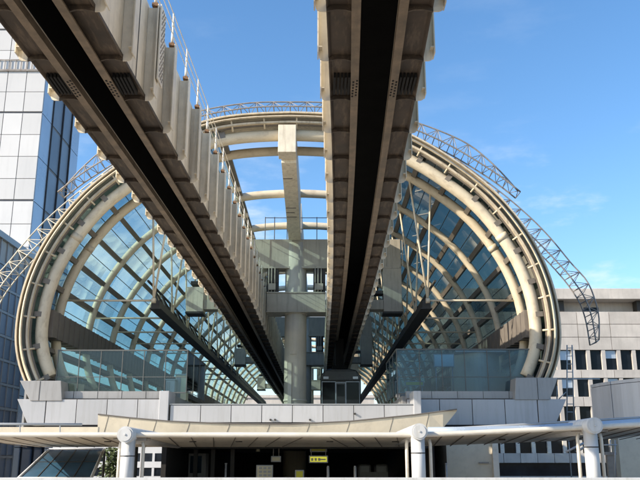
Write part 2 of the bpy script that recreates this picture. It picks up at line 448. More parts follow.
# glazing
NB = 10
TS = [T0+(1-T0)*i/NB for i in range(NB+1)]
purl_t = TS
for s in (-1, 1):
    for k, t in enumerate(purl_t):
        x, z = at_len(.62, t); x2, z2 = at_len(.98, t)
        d = Vector((x2-x, 0, z2-z)).normalized(); w = Vector((-d.z, 0, d.x))
        m = MB(); hw = .125 if k else .2
        y0, y1 = 38.3, 142
        A = []
        for yy in (y0, y1):
            for (a, b) in ((-hw, 0), (hw, 0), (hw, .36), (-hw, .36)):
                q = Vector((x, yy, z))+w*a+d*b
                A.append((CX+s*q.x, q.y, q.z))
        m.hexa([A[0], A[1], A[5], A[4], A[3], A[2], A[6], A[7]])
        m.build('purlin' if k else 'skylight_edge_beam', M['purlin'] if k else M['rimdark'], st)
    # glazing bars and glass per bay
    mbar = MB()
    hb = []
    for k in range(NB):
        hb.append(TS[k]+(TS[k+1]-TS[k])*.45)
    for t in hb:
        x, z = at_len(.55, t)
        mbar.bar((CX+s*x, 38.3, z), (CX+s*x, 142, z), .022, 4)
    mbar.build('glazing_bar', M['bar'], st)
    for a, b in zip(SY[1:], SY[2:]+[142]):
        m = MB(); a0 = 38.3 if a == SY[1] else a+.0
        for k in range(NB*2):
            t0 = T0+(1-T0)*k/(NB*2); t1 = T0+(1-T0)*(k+1)/(NB*2)
            (xa, za), (xb, zb) = at_len(.5, t0), at_len(.5, t1)
            m.face([(CX+s*xa, a0, za), (CX+s*xb, a0, zb), (CX+s*xb, b, zb), (CX+s*xa, b, za)])
        m.build('roof_glazing', M['gl'] if s < 0 else M['glr'], st)  # lit left and shaded right, by glass colour

# longitudinal box beam on each side (ribbed)
for s in (-1, 1):
    m = MB()
    poly = [(11.62, 5.75), (12.3, 5.75), (12.3, 7.05), (11.62, 7.05)]
    m.prism([(CX+s*a, b) for a, b in poly], 'y', 38.98, 140)
    for i in range(70):
        y = 39.0+i*.9
        m.prism([(CX+s*a, b) for a, b in [(11.56, 5.70), (12.3, 5.70), (12.3, 5.749), (11.56, 5.749)]], 'y', y, y+.12)
        m.prism([(CX+s*a, b) for a, b in [(11.585, 5.75), (11.585, 7.06), (11.619, 7.06), (11.619, 5.75)]], 'y', y, y+.12)
    m.build('side_box_beam', M['box'], st)
    # dark cable trough hung over the platforms
    J = P(320+s*132, 302, 41.2) if s > 0 else P(158, 302, 41.2)
    jx = CX+s*7.1; jz = J.z
    m = MB(); m.box(jx-.22, jx+.22, 41.3, 140, jz-.28, jz+.1)
    m.box(jx-.3, jx+.3, 41.3, 140, jz-.34, jz-.28)
    m.build('cable_trough', M['dark'], st)
    # tie rods and V hangers at the rib lines
    for k, y in enumerate([40.8]+[46.2+5.4*i for i in range(8)]):
        xe = at_len(1.0, 1.0)[0]
        h = half_off(1.0)
        ex = max(x for x, z in h if abs(z-jz) < 1.2) if any(abs(z-jz) < 1.2 for x, z in h) else 12
        m = MB()
        m.bar((jx, y, jz), (CX+s*ex, y, jz), .055, 8)
        m.bar((jx-.1, y, jz), (jx+.1, y, jz), .14, 10)
        m.build('tie_rod', M['rib'], st)
        def top(xh):
            c = min(h, key=lambda q: abs(q[0]-xh) + (0 if q[1] > 9 else 50)); return c
        tA = top(7.35); tB = top(6.2)
        m = MB(); m.bar((jx, y, jz), (CX+s*7.45, y, tA[1]), .055, 8)
        m.bar((jx, y, jz), (CX+s*6.3, y, tB[1]), .055, 8)
        m.build('v_hanger', M['rib'], st)
    # diagonal web of the trough: a light lattice girder
    m = MB(); n_ = 40
    for i in range(n_):
        y0 = 42+i*2.4; zt = jz+1.3
        m.bar((jx, y0, jz+.1), (jx+s*.6, y0+1.2, zt), .045, 5); m.bar((jx+s*.6, y0+1.2, zt), (jx, y0+2.4, jz+.1), .045, 5)
    m.bar((jx+s*.6, 42, jz+1.3), (jx+s*.6, 138, jz+1.3), .07, 6)
    m.build('lattice_girder', M['dark'], st)

# ---------------------------------------------------------------- spine + portals
m = MB()
def hx(x0, x1, y0, y1, za0, za1, zb0, zb1):
    return [(x0, y0, za0), (x1, y0, za0), (x1, y1, zb0), (x0, y1, zb0), (x0, y0, za1), (x1, y0, za1), (x1, y1, zb1), (x0, y1, zb1)]
m.hexa(hx(-2.13, -1.22, 37.9, 38.9, 14.95, 16.45, 14.93, 16.4))
m.build('spine_end_box', M['web'], st, bevel=.02)
m = MB(); m.hexa(hx(-2.0, -1.22, 38.91, 48.9, 14.75, 16.3, 13.3, 16.2)); m.build('spine_beam', M['cream'], st, bevel=.02)
m = MB()
for y, z, w in ((40.6, 14.5, .5), (44.2, 13.98, .6), (44.8, 13.89, .5), (45.4, 13.8, .6)):
    m.box(-1.98, -1.98+w, y, y+.09, z-.02, z+.2)
m.build('rust_scars', M['box'], st)
m = MB(); m.hexa(hx(-2.0, -1.22, 50.3, 139, 13.3, 16.2, 14.6, 16.2)); m.build('rear_spine_beam', M['cream'], st)

def portal(Y, label):
    t = thing('portal_frame', label, 'portal frame', (0, Y, 0), 'portal frames carrying the track beams')
    m = MB(); m.bar((CX, 0, -1.6), (CX, 0, 13.2), .68, 40); m.build('column', M['col'], t)
    m = MB(); m.bar((CX, 0, 8.6), (CX, 0, 8.72), .73, 40); m.bar((CX, 0, 3.3), (CX, 0, 3.42), .72, 40)
    m.box(CX-.3, CX+.1, -.74, -.66, 6.1, 6.3); m.box(CX-.42, CX-.2, -.75, -.6, 2.9, 5.6)
    m.build('column_collar', M['col'], t)
    m = MB(); m.box(-7.6, 5.1, -.52, .52, 11.5, 13.4)
    m.build('crosshead', M['conc'], t, bevel=.03)
    m = MB()
    for x in [-7.4+i*1.05 for i in range(13)]:
        if abs(x-CX) > .8: m.box(x-.03, x+.03, -.57, -.522, 11.63, 13.35)
    m.box(-7.5, 5.0, -.58, -.522, 11.5, 11.62)
    m.build('crosshead_stiffener', M['conc'], t)
    m = MB(); m.box(-3.3, .34, -.8, .8, 8.74, 9.85)
    m.box(-3.32, .36, -.86, .86, 9.851, 9.93); m.box(-3.32, .36, -.86, .86, 8.66, 8.739)
    m.build('lower_arm', M['conc'], t, bevel=.015)
    for x0, x1 in ((-3.32, -2.62), (-.42, .34)):
        m = MB(); m.box(x0, x1, -.5, .5, 9.95, 11.49); m.box(x0-.0, x1, -.56, -.502, 10.6, 10.75)
        m.build('inner_hanger', M['dark'], t)
        m = MB()
        for q in (.12, .3, .5):
            m.bar((x0+q, -.62, 9.93), (x0+q, -.62, 11.5), .035, 6)
        m.box(x0+.1, x1-.15, -.7, -.57, 10.1, 10.5)
        m.build('conduit', M['conc'], t)
    for x0, x1, xs0, xs1, ztop in ((-8.3, -7.25, -7.249, -5.9, 10.3), (3.95, 5.1, 2.9, 3.949, 11.49)):
        m = MB(); m.box(x0, x1, -.6, .6, 8.74, ztop); m.build('outer_hanger', M['cream'] if x0 < 0 else M['conc'], t, bevel=.02)
        m = MB(); m.box(xs0, xs1, -.5, .5, 8.9, 9.5); m.build('hanger_bracket', M['conc'], t, bevel=.02)
        m = MB(); m.box(x0-.03, x1+.03, -.66, .66, 8.62, 8.739); m.build('hanger_flange', M['dark'], t)
        m = MB(); m.box(min(x0, xs0)+.2, max(x1, xs1)-.2, -.45, .45, 10.5 if x0 < 0 else 9.9, 10.7 if x0 < 0 else 10.1) ; m.build('tie_plate', M['dark'], t)
    return t
for Y, l in ((49.5, 'nearest portal frame on a thick round cream column between the track beams'),
             (78.5, 'second portal frame farther back inside the station vault'),
             (107.5, 'farthest portal frame deep inside the station vault')):
    portal(Y, l)
m = MB()  # small safety rail on top of the crosshead
for x in (-3.5, -2.9, -2.1, -.2, .6):
    m.bar((x, 49.1, 13.4), (x, 49.1, 14.9), .03, 6)
for z in (14.1, 14.85):
    m.bar((-3.5, 49.1, z), (.6, 49.1, z), .025, 6)
tag(m.build('guard_rail', M['steeld']), 'thin grey guard rail standing on top of the nearest crosshead', 'railing')

# ---------------------------------------------------------------- platforms and station body
def panels(mb, x0, x1, z0, z1, y, nx, nz, gap=.03, th=.05, slant=0):
    w = (x1-x0)/nx; h = (z1-z0)/nz
    for i in range(nx):
        for j in range(nz):
            mb.box(x0+i*w+gap/2, x0+(i+1)*w-gap/2, y, y+th, z0+j*h+gap/2, z0+(j+1)*h-gap/2)
m = MB(); m.box(-13.3, -6.9, 38.6, 148, 1.7, 2.85); m.build('platform_slab', M['panel2'], st)
m = MB(); m.box(3.9, 10.2, 38.6, 148, 1.7, 2.85); m.build('platform_slab', M['panel2'], st)
m = MB(); m.box(-6.9, 3.9, 36.6, 148, 1.35, 1.65); m.build('track_bay_floor', M['panel2'], st)
m = MB(); m.box(-14, 10.9, 38.2, 148, 1.2, 1.34); m.build('body_soffit', M['canopy'], st)
# wing fascias
for (x0, x1, sgn) in ((-12.6, -6.98, -1), (4.0, 10.0, 1)):
    m = MB(); m.box(x0, x1, 37.56, 37.7, 1.2, 2.62); m.build('fascia_backing', M['seam'], st)
    m = MB(); panels(m, x0, x1, 1.45, 2.62, 37.5, 4, 1)
    m.build('fascia_panel', M['panel'], st, bevel=.006)
    m = MB()
    if sgn < 0: poly = [(x0-.03, 2.62), (x0-1.35, 2.62), (x0-.75, 1.45), (x0-.03, 1.45)]
    else: poly = [(x1+.03, 2.62), (x1+1.35, 2.62), (x1+.75, 1.45), (x1+.03, 1.45)]
    m.prism(poly, 'y', 37.5, 38.5); m.build('fascia_end', M['panel'], st, bevel=.01)
    m = MB(); m.box(x0, x1, 37.9, 38.0, 2.66, 3.0); panels(m, x0, x1, 2.66, 3.02, 37.84, 5, 1)
    m.build('platform_kerb', M['panel2'], st)
    # rim foot
    m = MB()
    if sgn < 0:
        a = [P(21, 381, 37.6), P(62, 381, 37.6), P(63, 401, 37.6), P(31, 401, 37.6)]
        b = [P(83, 389, 39.0), P(81, 401, 39.0)]
    else:
        a = [P(557, 378, 37.6), P(515, 378, 37.6), P(514, 400, 37.6), P(549, 400, 37.6)]
    pts = [(q.x, q.z) for q in a]
    m.prism(pts, 'y', 37.45, 38.9); m.build('rim_foot', M['panel2'], st, bevel=.02)
    m = MB(); xm = (pts[0][0]+pts[1][0])/2; m.box(xm-.012, xm+.012, 37.44, 37.449, pts[3][1]+.02, pts[0][1]-.02); m.build('foot_joint', M['seam'], st)
m = MB()
q0 = P(62, 382, 38.2); q1 = P(84, 390, 39.6); z0 = 2.64
m.hexa([(q0.x, 38.2, z0), (q1.x, 39.6, z0), (q1.x-.3, 40, z0), (q0.x-.3, 39.8, z0), (q0.x, 38.2, q0.z), (q1.x, 39.6, q0.z), (q1.x-.3, 40, q0.z), (q0.x-.3, 39.8, q0.z)])
m.build('rim_foot_return', M['belly'], st)
# centre parapet
XA, XB = P(170, 410, 36).x, P(415, 410, 36).x
m = MB(); m.box(XA, XB, 36.06, 36.5, 1.3, 2.24); m.build('parapet_backing', M['seam'], st)
m = MB(); panels(m, XA, XB, 1.50, 2.26, 36.0, 8, 1); m.build('parapet_panel', M['panel'], st, bevel=.006)
m = MB(); m.box(XA-.02, XB+.02, 35.97, 36.5, 2.27, 2.31); m.build('parapet_coping', M['grey'], st)
m = MB()
for px in (275, 310, 355, 270.5):
    p = P(px, 421 if px != 355 else 415, 35.98); m.bar((p.x, 35.995, p.z+.05), (p.x, 35.9, p.z+.05), .045, 10)
m.build('drain_spout', M['dark'], st)
for px0, px1, top in ((160, 170, 391), (413, 421, 391)):
    a = P(px0, top, 36).x; b = P(px1, top, 36).x; zt = P(px0, top, 36).z
    m = MB(); m.box(a, b-.02, 35.9, 37.49, 1.45, zt); m.build('parapet_pier', M['panel'], st, bevel=.02)
# fascia of side bodies (outer flanks)
for x in (-14, 10.9):
    m = MB(); m.box(x-.05, x+.05, 38.6, 148, 1.35, 4.6); m.build('flank_panel', M['panel2'], st)

# wind screens at platform ends
def screen(x0, x1, z0, z1, Y, gm, inner, nx, label=None):
    r = MB(); th = .035
    for i in range(nx+1):
        x = x0+(x1-x0)*i/nx; r.box(x-th/2, x+th/2, Y-.03, Y+.03, z0, z1)
    r.box(x0-.03, x1+.03, Y-.04, Y+.04, z1, z1+.06)
    r.box(x0, x1, Y-.03, Y+.03, z0-.06, z0); r.box(x0, x1, Y-.02, Y+.02, (z0+z1)/2-.28, (z0+z1)/2-.25)
    # return along the track side
    for k in range(4):
        y = Y+k*2.0; r.box(inner-.02, inner+.02, y+.035, y+.07, z0, z1)
    r.box(inner-.03, inner+.03, Y+.04, Y+6.1, z1, z1+.06)
    r.build('screen_frame', M['bar'], st)
    g = MB(); g.face([(x0, Y+.01, z0), (x1, Y+.01, z0), (x1, Y+.01, z1), (x0, Y+.01, z1)])
    g.face([(inner, Y+.05, z0), (inner, Y+6.0, z0), (inner, Y+6.0, z1), (inner, Y+.05, z1)])
    g.build('wind_screen', gm, st)
zt = P(120, 351, 38.5).z; zb = P(120, 392, 38.5).z
screen(P(57, 370, 38.5).x, P(187, 370, 38.5).x, zb, zt, 38.5, M['screen'], P(187, 370, 38.5).x, 6)
zt = P(450, 350, 38.5).z; zb = P(450, 393, 38.5).z
screen(P(397, 370, 38.5).x, P(533, 370, 38.5).x, zb, zt, 38.5, M['screenb'], P(397, 370, 38.5).x, 6)

# lens-shaped cream belly in front of the concourse
top_px = [(98, 414.5), (130, 418), (170, 421.5), (230, 424), (290, 424.5), (350, 421.5), (415, 415), (457, 409.5)]
tp = []
for a, b in zip(top_px, top_px[1:]):
    for j in range(3):
        t = j/3; tp.append((a[0]+(b[0]-a[0])*t, a[1]+(b[1]-a[1])*t))
tp.append(top_px[-1])
m = MB(); rows = []
for (x, y) in tp:
    p = P(x, y, 33.6)
    tz = max(0, (x-432)/25.0)
    a = p; b = Vector((p.x, 33.78, .72+(p.z-.08-.72)*tz)); c = Vector((p.x, 36.0, .62+(p.z-.10-.62)*tz)); e = Vector((p.x, 36.0, p.z-.01))
    rows.append([m.bm.verts.new(v) for v in (a, b, c, e)])
for A, B in zip(rows, rows[1:]):
    for k in range(4):
        m.bm.faces.new((A[k], B[k], B[(k+1) % 4], A[(k+1) % 4]))
m.bm.faces.new(rows[0]); m.bm.faces.new(rows[-1][::-1])
m.build('concourse_belly', M['belly'], st)
m = MB()
for i in range(1, len(tp)-1, 2):
    p = P(tp[i][0], tp[i][1], 33.6)
    m.bar((p.x+.0, 33.6, p.z), (p.x-.25, 33.78, .72), .012, 4)
m.tube([P(x, y, 33.59) + Vector((0, 0, .01)) for x, y in tp], .03, 5)
m.build('belly_joint', M['jt'], st)
# concourse hall beneath
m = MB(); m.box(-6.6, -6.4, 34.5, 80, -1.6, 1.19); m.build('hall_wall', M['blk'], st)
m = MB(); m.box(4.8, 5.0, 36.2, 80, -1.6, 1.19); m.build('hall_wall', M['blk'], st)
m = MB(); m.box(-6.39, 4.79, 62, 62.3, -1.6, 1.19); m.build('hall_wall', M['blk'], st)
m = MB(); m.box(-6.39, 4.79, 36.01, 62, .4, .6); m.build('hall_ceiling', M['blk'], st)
for x in (-5.8, -5.0, -4.1):
    m = MB(); m.box(x, x+.18, 38, 38.2, -1.6, .39); m.build('hall_pillar', M['dark'], st)
for x in (-13.7, 8.0, 10.6):
    for y in (60, 100, 140):
        m = MB(); m.bar((x, y, -8), (x, y, 1.2), .5, 20); m.build('support_column', M['conc'], st)

# ================================================================== maintenance gantries
def interp(pts, n):
    L = [0]
    for a, b in zip(pts, pts[1:]): L.append(L[-1]+(b-a).length)
    out = []
    for i in range(n+1):
        t = L[-1]*i/n; j = 0
        while j < len(L)-2 and L[j+1] < t: j += 1
        f = (t-L[j])/max(1e-9, L[j+1]-L[j]); out.append(pts[j].lerp(pts[j+1], f))
    return out
def cat(pts, n):
    o = []; k = len(pts)
    for i in range(k-1):
        a, b, c, d = pts[max(i-1, 0)], pts[i], pts[i+1], pts[min(i+2, k-1)]
        for j in range(5):
            t = j/5; o.append(0.5*((2*b)+(c-a)*t+(2*a-5*b+4*c-d)*t*t+(3*b-a-3*c+d)*t**3))
    o.append(pts[-1]); return interp(o, n)
def gantry(outer, inner, Y, n, mat, label, dy=.55):
    t = thing('maintenance_gantry', label, 'gantry', (0, 0, 0), 'curved maintenance gantries over the vault')
    O = cat([P(x, y, Y) for x, y in outer], n); I = cat([P(x, y, Y) for x, y in inner], n)
    I1 = [p+Vector((0, -dy, 0)) for p in I]; I2 = [p+Vector((0, dy, 0)) for p in I]
    for c, r in ((O, .045), (I1, .045), (I2, .045)):
        m = MB(); m.tube(c, r, 6); m.build('chord', mat, t)
    m = MB()
    for i in range(n+1):
        m.bar(I1[i], I2[i], .025, 5)
        if i % 2 == 0:
            m.bar(O[i], I1[i], .022, 5); m.bar(O[i], I2[i], .022, 5)
        if i < n:
            q = (O[i], I1[i+1]) if i % 2 == 0 else (I1[i], O[i+1])
            m.bar(q[0], q[1], .02, 5)
            q = (O[i], I2[i+1]) if i % 2 == 0 else (I2[i], O[i+1])
            m.bar(q[0], q[1], .02, 5)
    m.build('lacing', mat, t)
    return t
ap = [(518, 191), (496, 167), (471, 146), (445, 133), (415, 122), (375, 110), (330, 103)]
bp = [(518, 195), (500, 181), (482, 169), (452, 151), (418, 135), (376, 120), (330, 112)]
mir = lambda pts: [(579-x, y) for x, y in pts]
gantry(ap+[(289.5, 102)]+mir(ap)[::-1], bp+[(289.5, 110.5)]+mir(bp)[::-1], 41.5, 60, M['steeld'],
       'long dark maintenance gantry arching over the very top of the glass vault')
bo = [(455, 158), (482, 178), (508, 198), (533, 220), (553, 241), (571, 263), (587, 281), (595, 300), (599, 318), (599, 340)]
bi = [(448, 163), (475, 184), (500, 207), (523, 232), (541, 250), (560, 270), (573, 286), (583, 302), (589, 320), (593, 344)]
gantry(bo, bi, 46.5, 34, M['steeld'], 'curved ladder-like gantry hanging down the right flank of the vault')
gantry(mir(bo), mir(bi), 46.5, 34, M['steelw'], 'curved gantry in sunlit colour running up the left flank of the vault by the white tower')  # sun on this flank is painted in as a paler steel

# ================================================================== train
tr = thing('monorail_train', 'dark suspended monorail train hanging below the right track beam in the station', 'train', (RB-.25, 52, 0))
ZB, ZT = 2.5, 5.55
m = MB(); W = 1.3
sec = [(-W+.12, ZB), (W-.12, ZB), (W, ZB+.3), (W, ZT-.45), (W-.3, ZT-.08), (W-.7, ZT), (-W+.7, ZT), (-W+.3, ZT-.08), (-W, ZT-.45), (-W, ZB+.3)]
fr = [((0, 0, 0), (1, 0, 0), (0, 0, 1)), ((0, 26, 0), (1, 0, 0), (0, 0, 1))]
m.sweep(fr, sec); m.build('body', M['train'], tr, bevel=.05)
m = MB(); m.prism([(-W+.08, ZT-.75), (W-.08, ZT-.75), (W-.3, ZT-.12), (-W+.3, ZT-.12)], 'y', -.12, -.001); m.build('front_cowl', M['train'], tr, bevel=.03)
for x0, x1 in ((-W+.12, -.36), (.36, W-.12)):
    m = MB(); m.box(x0, x1, -.02, -.003, ZB+1.1, ZT-.85); w_ = m.build('windscreen', M['traingl'], tr)
    m = MB(); m.box(x0-.04, x1+.04, -.05, -.021, ZT-.85, ZT-.80); m.box(x0-.04, x0, -.05, -.021, ZB+.6, ZT-.85); m.box(x1, x1+.04, -.05, -.021, ZB+.6, ZT-.85)
    m.build('windscreen_frame', M['grey'], w_)
m = MB(); m.box(-.32, .32, -.04, -.003, ZB+.3, ZT-.85); d_ = m.build('end_door', M['train'], tr)
m = MB(); m.box(-.24, .24, -.05, -.041, ZB+1.3, ZT-1.0); m.build('door_window', M['traingl'], d_)
m = MB(); m.box(-.32, -.28, -.06, -.041, ZB+.3, ZT-.86); m.box(.28, .32, -.06, -.041, ZB+.3, ZT-.86); m.box(-.279, .279, -.06, -.041, ZT-.92, ZT-.86); m.build('door_frame', M['grey'], d_)
for x in (-.95, .95):
    m = MB(); m.box(x-.17, x+.17, -.16, -.121, ZT-.66, ZT-.5); m.build('headlight', M['lens'], tr, bevel=.02)
for y in (4, 20):
    m = MB(); m.box(-.28, .28, y-1.2, y+1.2, ZT-.02, Z0+.1); m.box(-.5, .5, y-1.6, y+1.6, ZT, ZT+.5); m.build('suspension', M['rubber'], tr)

# ================================================================== platform furniture
def block(name, px0, px1, py0, py1, Y, dep, mat, label, cat_, zfloor=None, bevel=.01, group=None):
    a = P(px0, py1, Y); b = P(px1, py0, Y)
    m = MB(); m.box(a.x, b.x, Y, Y+dep, a.z if zfloor is None else zfloor, b.z)
    o = m.build(name, mat, None, bevel); return tag(o, label, cat_, group)
def cabinet(name, px0, px1, py0, Y, dep, mat, label, cat_):
    a = P(px0, py0, Y); b = P(px1, py0, Y)
    t = thing(name, label, cat_, (0, 0, 0))
    m = MB(); m.box(a.x, b.x, Y, Y+dep, 2.85, a.z-.06); m.build('body', mat, t, bevel=.01)
    m = MB(); m.box(a.x-.04, b.x+.04, Y-.04, Y+dep+.04, a.z-.059, a.z); m.build('lid', M['grey'], t, bevel=.005)
    m = MB(); m.box(a.x+.05, (a.x+b.x)/2-.01, Y-.02, Y-.001, 2.95, a.z-.15); m.build('door', M['panel2'], t)
    return t
cabinet('equipment_cabinet', 176, 187, 374, 41.5, .7, M['signcream'], 'tall cream cabinet on the left platform beside the glass wind screen', 'cabinet')
cabinet('equipment_cabinet', 166, 175, 379, 41.0, .6, M['panel'], 'lower grey cabinet on the left platform next to the tall cream one', 'cabinet')
cabinet('equipment_cabinet', 398, 411, 392, 40.5, .7, M['panel'], 'small grey cabinet behind the right parapet pier', 'cabinet')
t = thing('platform_barrier', 'white post barrier at the track edge of the right platform', 'barrier')
for px in (396, 399):
    p = P(px, 371, 39.6); m = MB(); m.bar((p.x, 39.6, 2.85), (p.x, 39.6, p.z), .05, 8); m.build('post', M['white'], t)
m = MB(); p0 = P(396, 371, 39.6); m.bar((p0.x, 39.6, p0.z-.1), (p0.x, 45, p0.z-.1), .03, 6); m.build('rail', M['white'], t)
def board(name, px0, px1, py0, py1, Y, face, label, cat_, floor, lines=True, glow=False):
    a = P(px0, py1, Y); b = P(px1, py0, Y); t = thing(name, label, cat_)
    m = MB(); m.box(a.x, b.x, Y, Y+.12, a.z, b.z); m.build('frame', M['grey'], t, bevel=.01)
    m = MB(); m.box(a.x+.05, b.x-.05, Y-.01, Y-.001, a.z+.05, b.z-.05); m.build('face', face, t)
    if floor is not None:
        m = MB(); m.bar((a.x+.1, Y+.06, floor), (a.x+.1, Y+.06, a.z), .03, 6); m.bar((b.x-.1, Y+.06, floor), (b.x-.1, Y+.06, a.z), .03, 6); m.build('post', M['grey'], t)
    return t
board('notice_board', 434, 454, 354, 367, 40.2, M['yb'], 'pale blue notice board seen through the right wind screen', 'notice board', 2.85)
board('platform_sign', 405, 424, 381, 386, 40.8, M['yellow'], 'narrow yellow sign low behind the right wind screen', 'sign', 2.85)

kz = P(480, 352, 40.5).z
t = thing('curved_panel', 'beige curved panel behind the right wind screen', 'wall')  # curved beige form behind the screen glass
ka, kb = P(458, 370, 40.6).x, P(505, 370, 40.6).x
m = MB(); n_ = 14
for i in range(n_):
    x0_, x1_ = ka+(kb-ka)*i/n_, ka+(kb-ka)*(i+1)/n_
    f0, f1 = 40.6+1.2*(1-math.sin(math.pi*i/n_)), 40.6+1.2*(1-math.sin(math.pi*(i+1)/n_))
    m.hexa([(x0_, f0, 2.85), (x1_, f1, 2.85), (x1_, 43, 2.85), (x0_, 43, 2.85), (x0_, f0, kz), (x1_, f1, kz), (x1_, 43, kz), (x0_, 43, kz)])
m.build('wall', M['belly'], t); m = MB(); m.box(ka-.1, kb+.1, 40.5, 43.1, kz+.001, kz+.08); m.build('cap', M['panel2'], t)

# ================================================================== walkway canopy in front
cn = thing('walkway_canopy', 'flat covered walkway canopy with pipe edge on round white columns in front', 'canopy')
def canopy_sheet(xs, yf, yb, th=.10):
    """xs: list of (x, zfront, zback)"""
    m = MB(); rows = []
    for x, zf, zb_ in xs:
        rows.append([m.bm.verts.new(v) for v in ((x, yf, zf), (x, yb, zb_), (x, yb, zb_+th), (x, yf, zf+th))])
    for A, B in zip(rows, rows[1:]):
        for k in range(4):
            m.bm.faces.new((A[k], B[k], B[(k+1) % 4], A[(k+1) % 4]))
    m.bm.faces.new(rows[0]); m.bm.faces.new(rows[-1][::-1])
    return m
YF, YBk = 24.5, 33.3
def zf_at(px): return P(px, 434.5 if px < 430 else 434.5-(px-430)*.048, YF).z
pxs = [-60, 0, 60, 125, 200, 280, 350, 420, 470, 530, 595, 640, 720]
xs = []
for px in pxs:
    x = P(px, 434, YF).x; zf = zf_at(px); yb = 447 if px < 430 else 447-(px-430)*.028
    xs.append((x, zf-.04, P(320+(px-320), yb, YBk).z))
m = canopy_sheet(xs, YF+.05, YBk); m.build('roof_slab', M['canopy'], cn)
m = MB(); m.tube([(x, YF, zf+.03) for x, zf, zb_ in xs], .075, 14); m.build('edge_pipe', M['creamcol'], cn)
m = MB()
for i in range(34):
    px = -40+i*23; x = P(px, 434, YF).x
    zf = zf_at(px)-.042; yb = 447 if px < 430 else 447-(px-430)*.028; zb_ = P(px, yb, YBk).z
    xb_ = x-1.1 if px < 320 else x+.9
    m.bar((x, YF+.1, zf-.003), (xb_, YBk, zb_-.003), .018, 4)
m.build('soffit_joint', M['jt'], cn)
m = MB()
for px, py in ((103, 443), (190, 442), (237, 443), (330, 441), (397, 441), (506, 440)):
    f = .45; x = P(px, py, YF+3).x; zf = zf_at(px)-.04; zb_ = P(px, 447, YBk).z; yy = YF+3.6; z = zf+(zb_-zf)*(yy-YF)/(YBk-YF)
    m.bar((x, yy, z-.03), (x, yy, z+.02), .12, 12)
m.build('downlight', M['dark'], cn)
# upper gutter on the right and left pieces
m = MB(); pr = []
for px, y in ((428, 431), (470, 430.5), (530, 429.0), (595, 425.5), (650, 421.5), (720, 417)):
    p = P(px, y, YF+1.0); pr.append(p)
m.tube(pr, .12, 12); m.build('gutter', M['bluepanel'], cn)
m = MB(); m.tube([P(430, 429.5, YF+1.6), P(530, 424, YF+1.6), P(640, 417.5, YF+1.6), P(720, 413, YF+1.6)], .035, 6)
m.build('top_rail', M['grey'], cn)
m = MB(); m.tube([P(-60, 424, YF+1.6), P(0, 424, YF+1.6), P(82, 424.5, YF+1.6)], .04, 6)
for px in (-20, 20, 60):
    m.bar(P(px, 424, YF+1.6), P(px, 433, YF+1.6), .02, 5)
for px, y in ((470, 427.5), (530, 424), (590, 420.5)):
    m.bar(P(px, y, YF+1.6), P(px, y+8, YF+1.6), .02, 5)
m.build('top_rail', M['grey'], cn)
m = MB(); a = P(-60, 432, YF+2.2); b = P(98, 427, YF+2.2); m.box(a.x, b.x, YF+2.2, YF+2.4, a.z-.1, b.z); m.build('upper_fascia', M['belly'], cn)
for px, py in ((125, 434.5), (419.5, 431.5), (595, 425.5)):
    c = P(px, py, 24.0); x, z = c.x, c.z
    m = MB(); m.bar((x, 24.5, -1.6), (x, 24.5, z-.02), .205, 28); co = m.build('column', M['white'], cn)
    m = MB(); m.bar((x, 24.5, P(px, py+22, 24.3).z), (x, 24.5, P(px, py+22, 24.3).z+.03), .212, 28); m.build('column_joint', M['seam'], co)
    m = MB(); m.bar((x, 24.0, z), (x, 33.0, z-.05), .235, 32); m.build('head_pipe', M['white'], cn)
    m = MB(); m.bar((x, 23.99, z), (x, 23.975, z), .19, 32); m.bar((x, 23.974, z), (x, 23.95, z), .03, 10); m.build('pipe_cap', M['white'], cn, bevel=.004)
    for s in (-1, 1):
        m = MB(); o_ = .31 if s < 0 else .40
        m.tube([(x+s*o_, 24.75, -1.6), (x+s*o_, 24.75, z-.35), (x+s*(o_-.03), 24.75, z-.2)], .052, 10)
        m.build('drain_pipe', M['creamcol'], cn)
    m = MB(); m.box(x+.22, x+.5, 24.6, 24.85, z-.16, z-.02); m.bar((x-.5, 24.7, z-.12), (x+.6, 24.7, z-.12), .04, 8); m.build('bracket', M['steeld'], cn)

# deck railing right at the bottom of the frame
dr = thing('deck_railing', 'long pale metal railing with thin balusters along the deck edge', 'railing')
zt = P(320, 477.6, 20.6).z
m = MB(); m.box(-16, 18, 20.5, 20.7, zt-.1, zt); m.build('top_rail', M['white'], dr, bevel=.01)
m = MB(); m.box(-16, 18, 20.57, 20.63, -1.5, -1.44)
for i in range(170):
    x = -16+i*.2; m.box(x-.012, x+.012, 20.59, 20.61, -1.45, zt-.1)
m.build('balusters', M['steeld'], dr)
for i in range(18):
    m = MB(); x = -16+i*2; m.box(x-.04, x+.04, 20.56, 20.64, -1.6, zt-.1); m.build('post', M['grey'], dr)

# ================================================================== things under the canopy
Yh = 37.0
def hung(name, px0, px1, py0, py1, Y, face, label):
    t = board(name, px0, px1, py0, py1, Y, face, label, 'sign', None)
    a = P(px0, py0, Y); b = P(px1, py0, Y); m = MB()
    for x in (a.x+.1, b.x-.1): m.bar((x, Y+.06, a.z), (x, Y+.06, .5 if Y > 36 else .9), .02, 5)
    m.build('hanger', M['steeld'], t); return t
t1 = hung('overhead_sign', 309, 328, 455.5, 463, Yh, M['signglow'], 'lit yellow-green sign hanging in the dark concourse right of the centre column')
m = MB(); p = P(312, 459, Yh)
for px in (312, 315.5, 319):
    q = P(px, 459.5, Yh-.02); m.box(q.x-.04, q.x+.06, Yh-.02, Yh-.011, q.z-.06, q.z+.06)
q = P(323, 459.5, Yh-.02); m.box(q.x-.12, q.x+.12, Yh-.02, Yh-.011, q.z-.03, q.z+.03)
m.build('pictogram', M['signcream'], t1)
hung('overhead_sign', 310, 327, 448, 452, Yh+.6, M['yellow'], 'dim narrow yellow sign above the lit yellow-green one in the concourse')
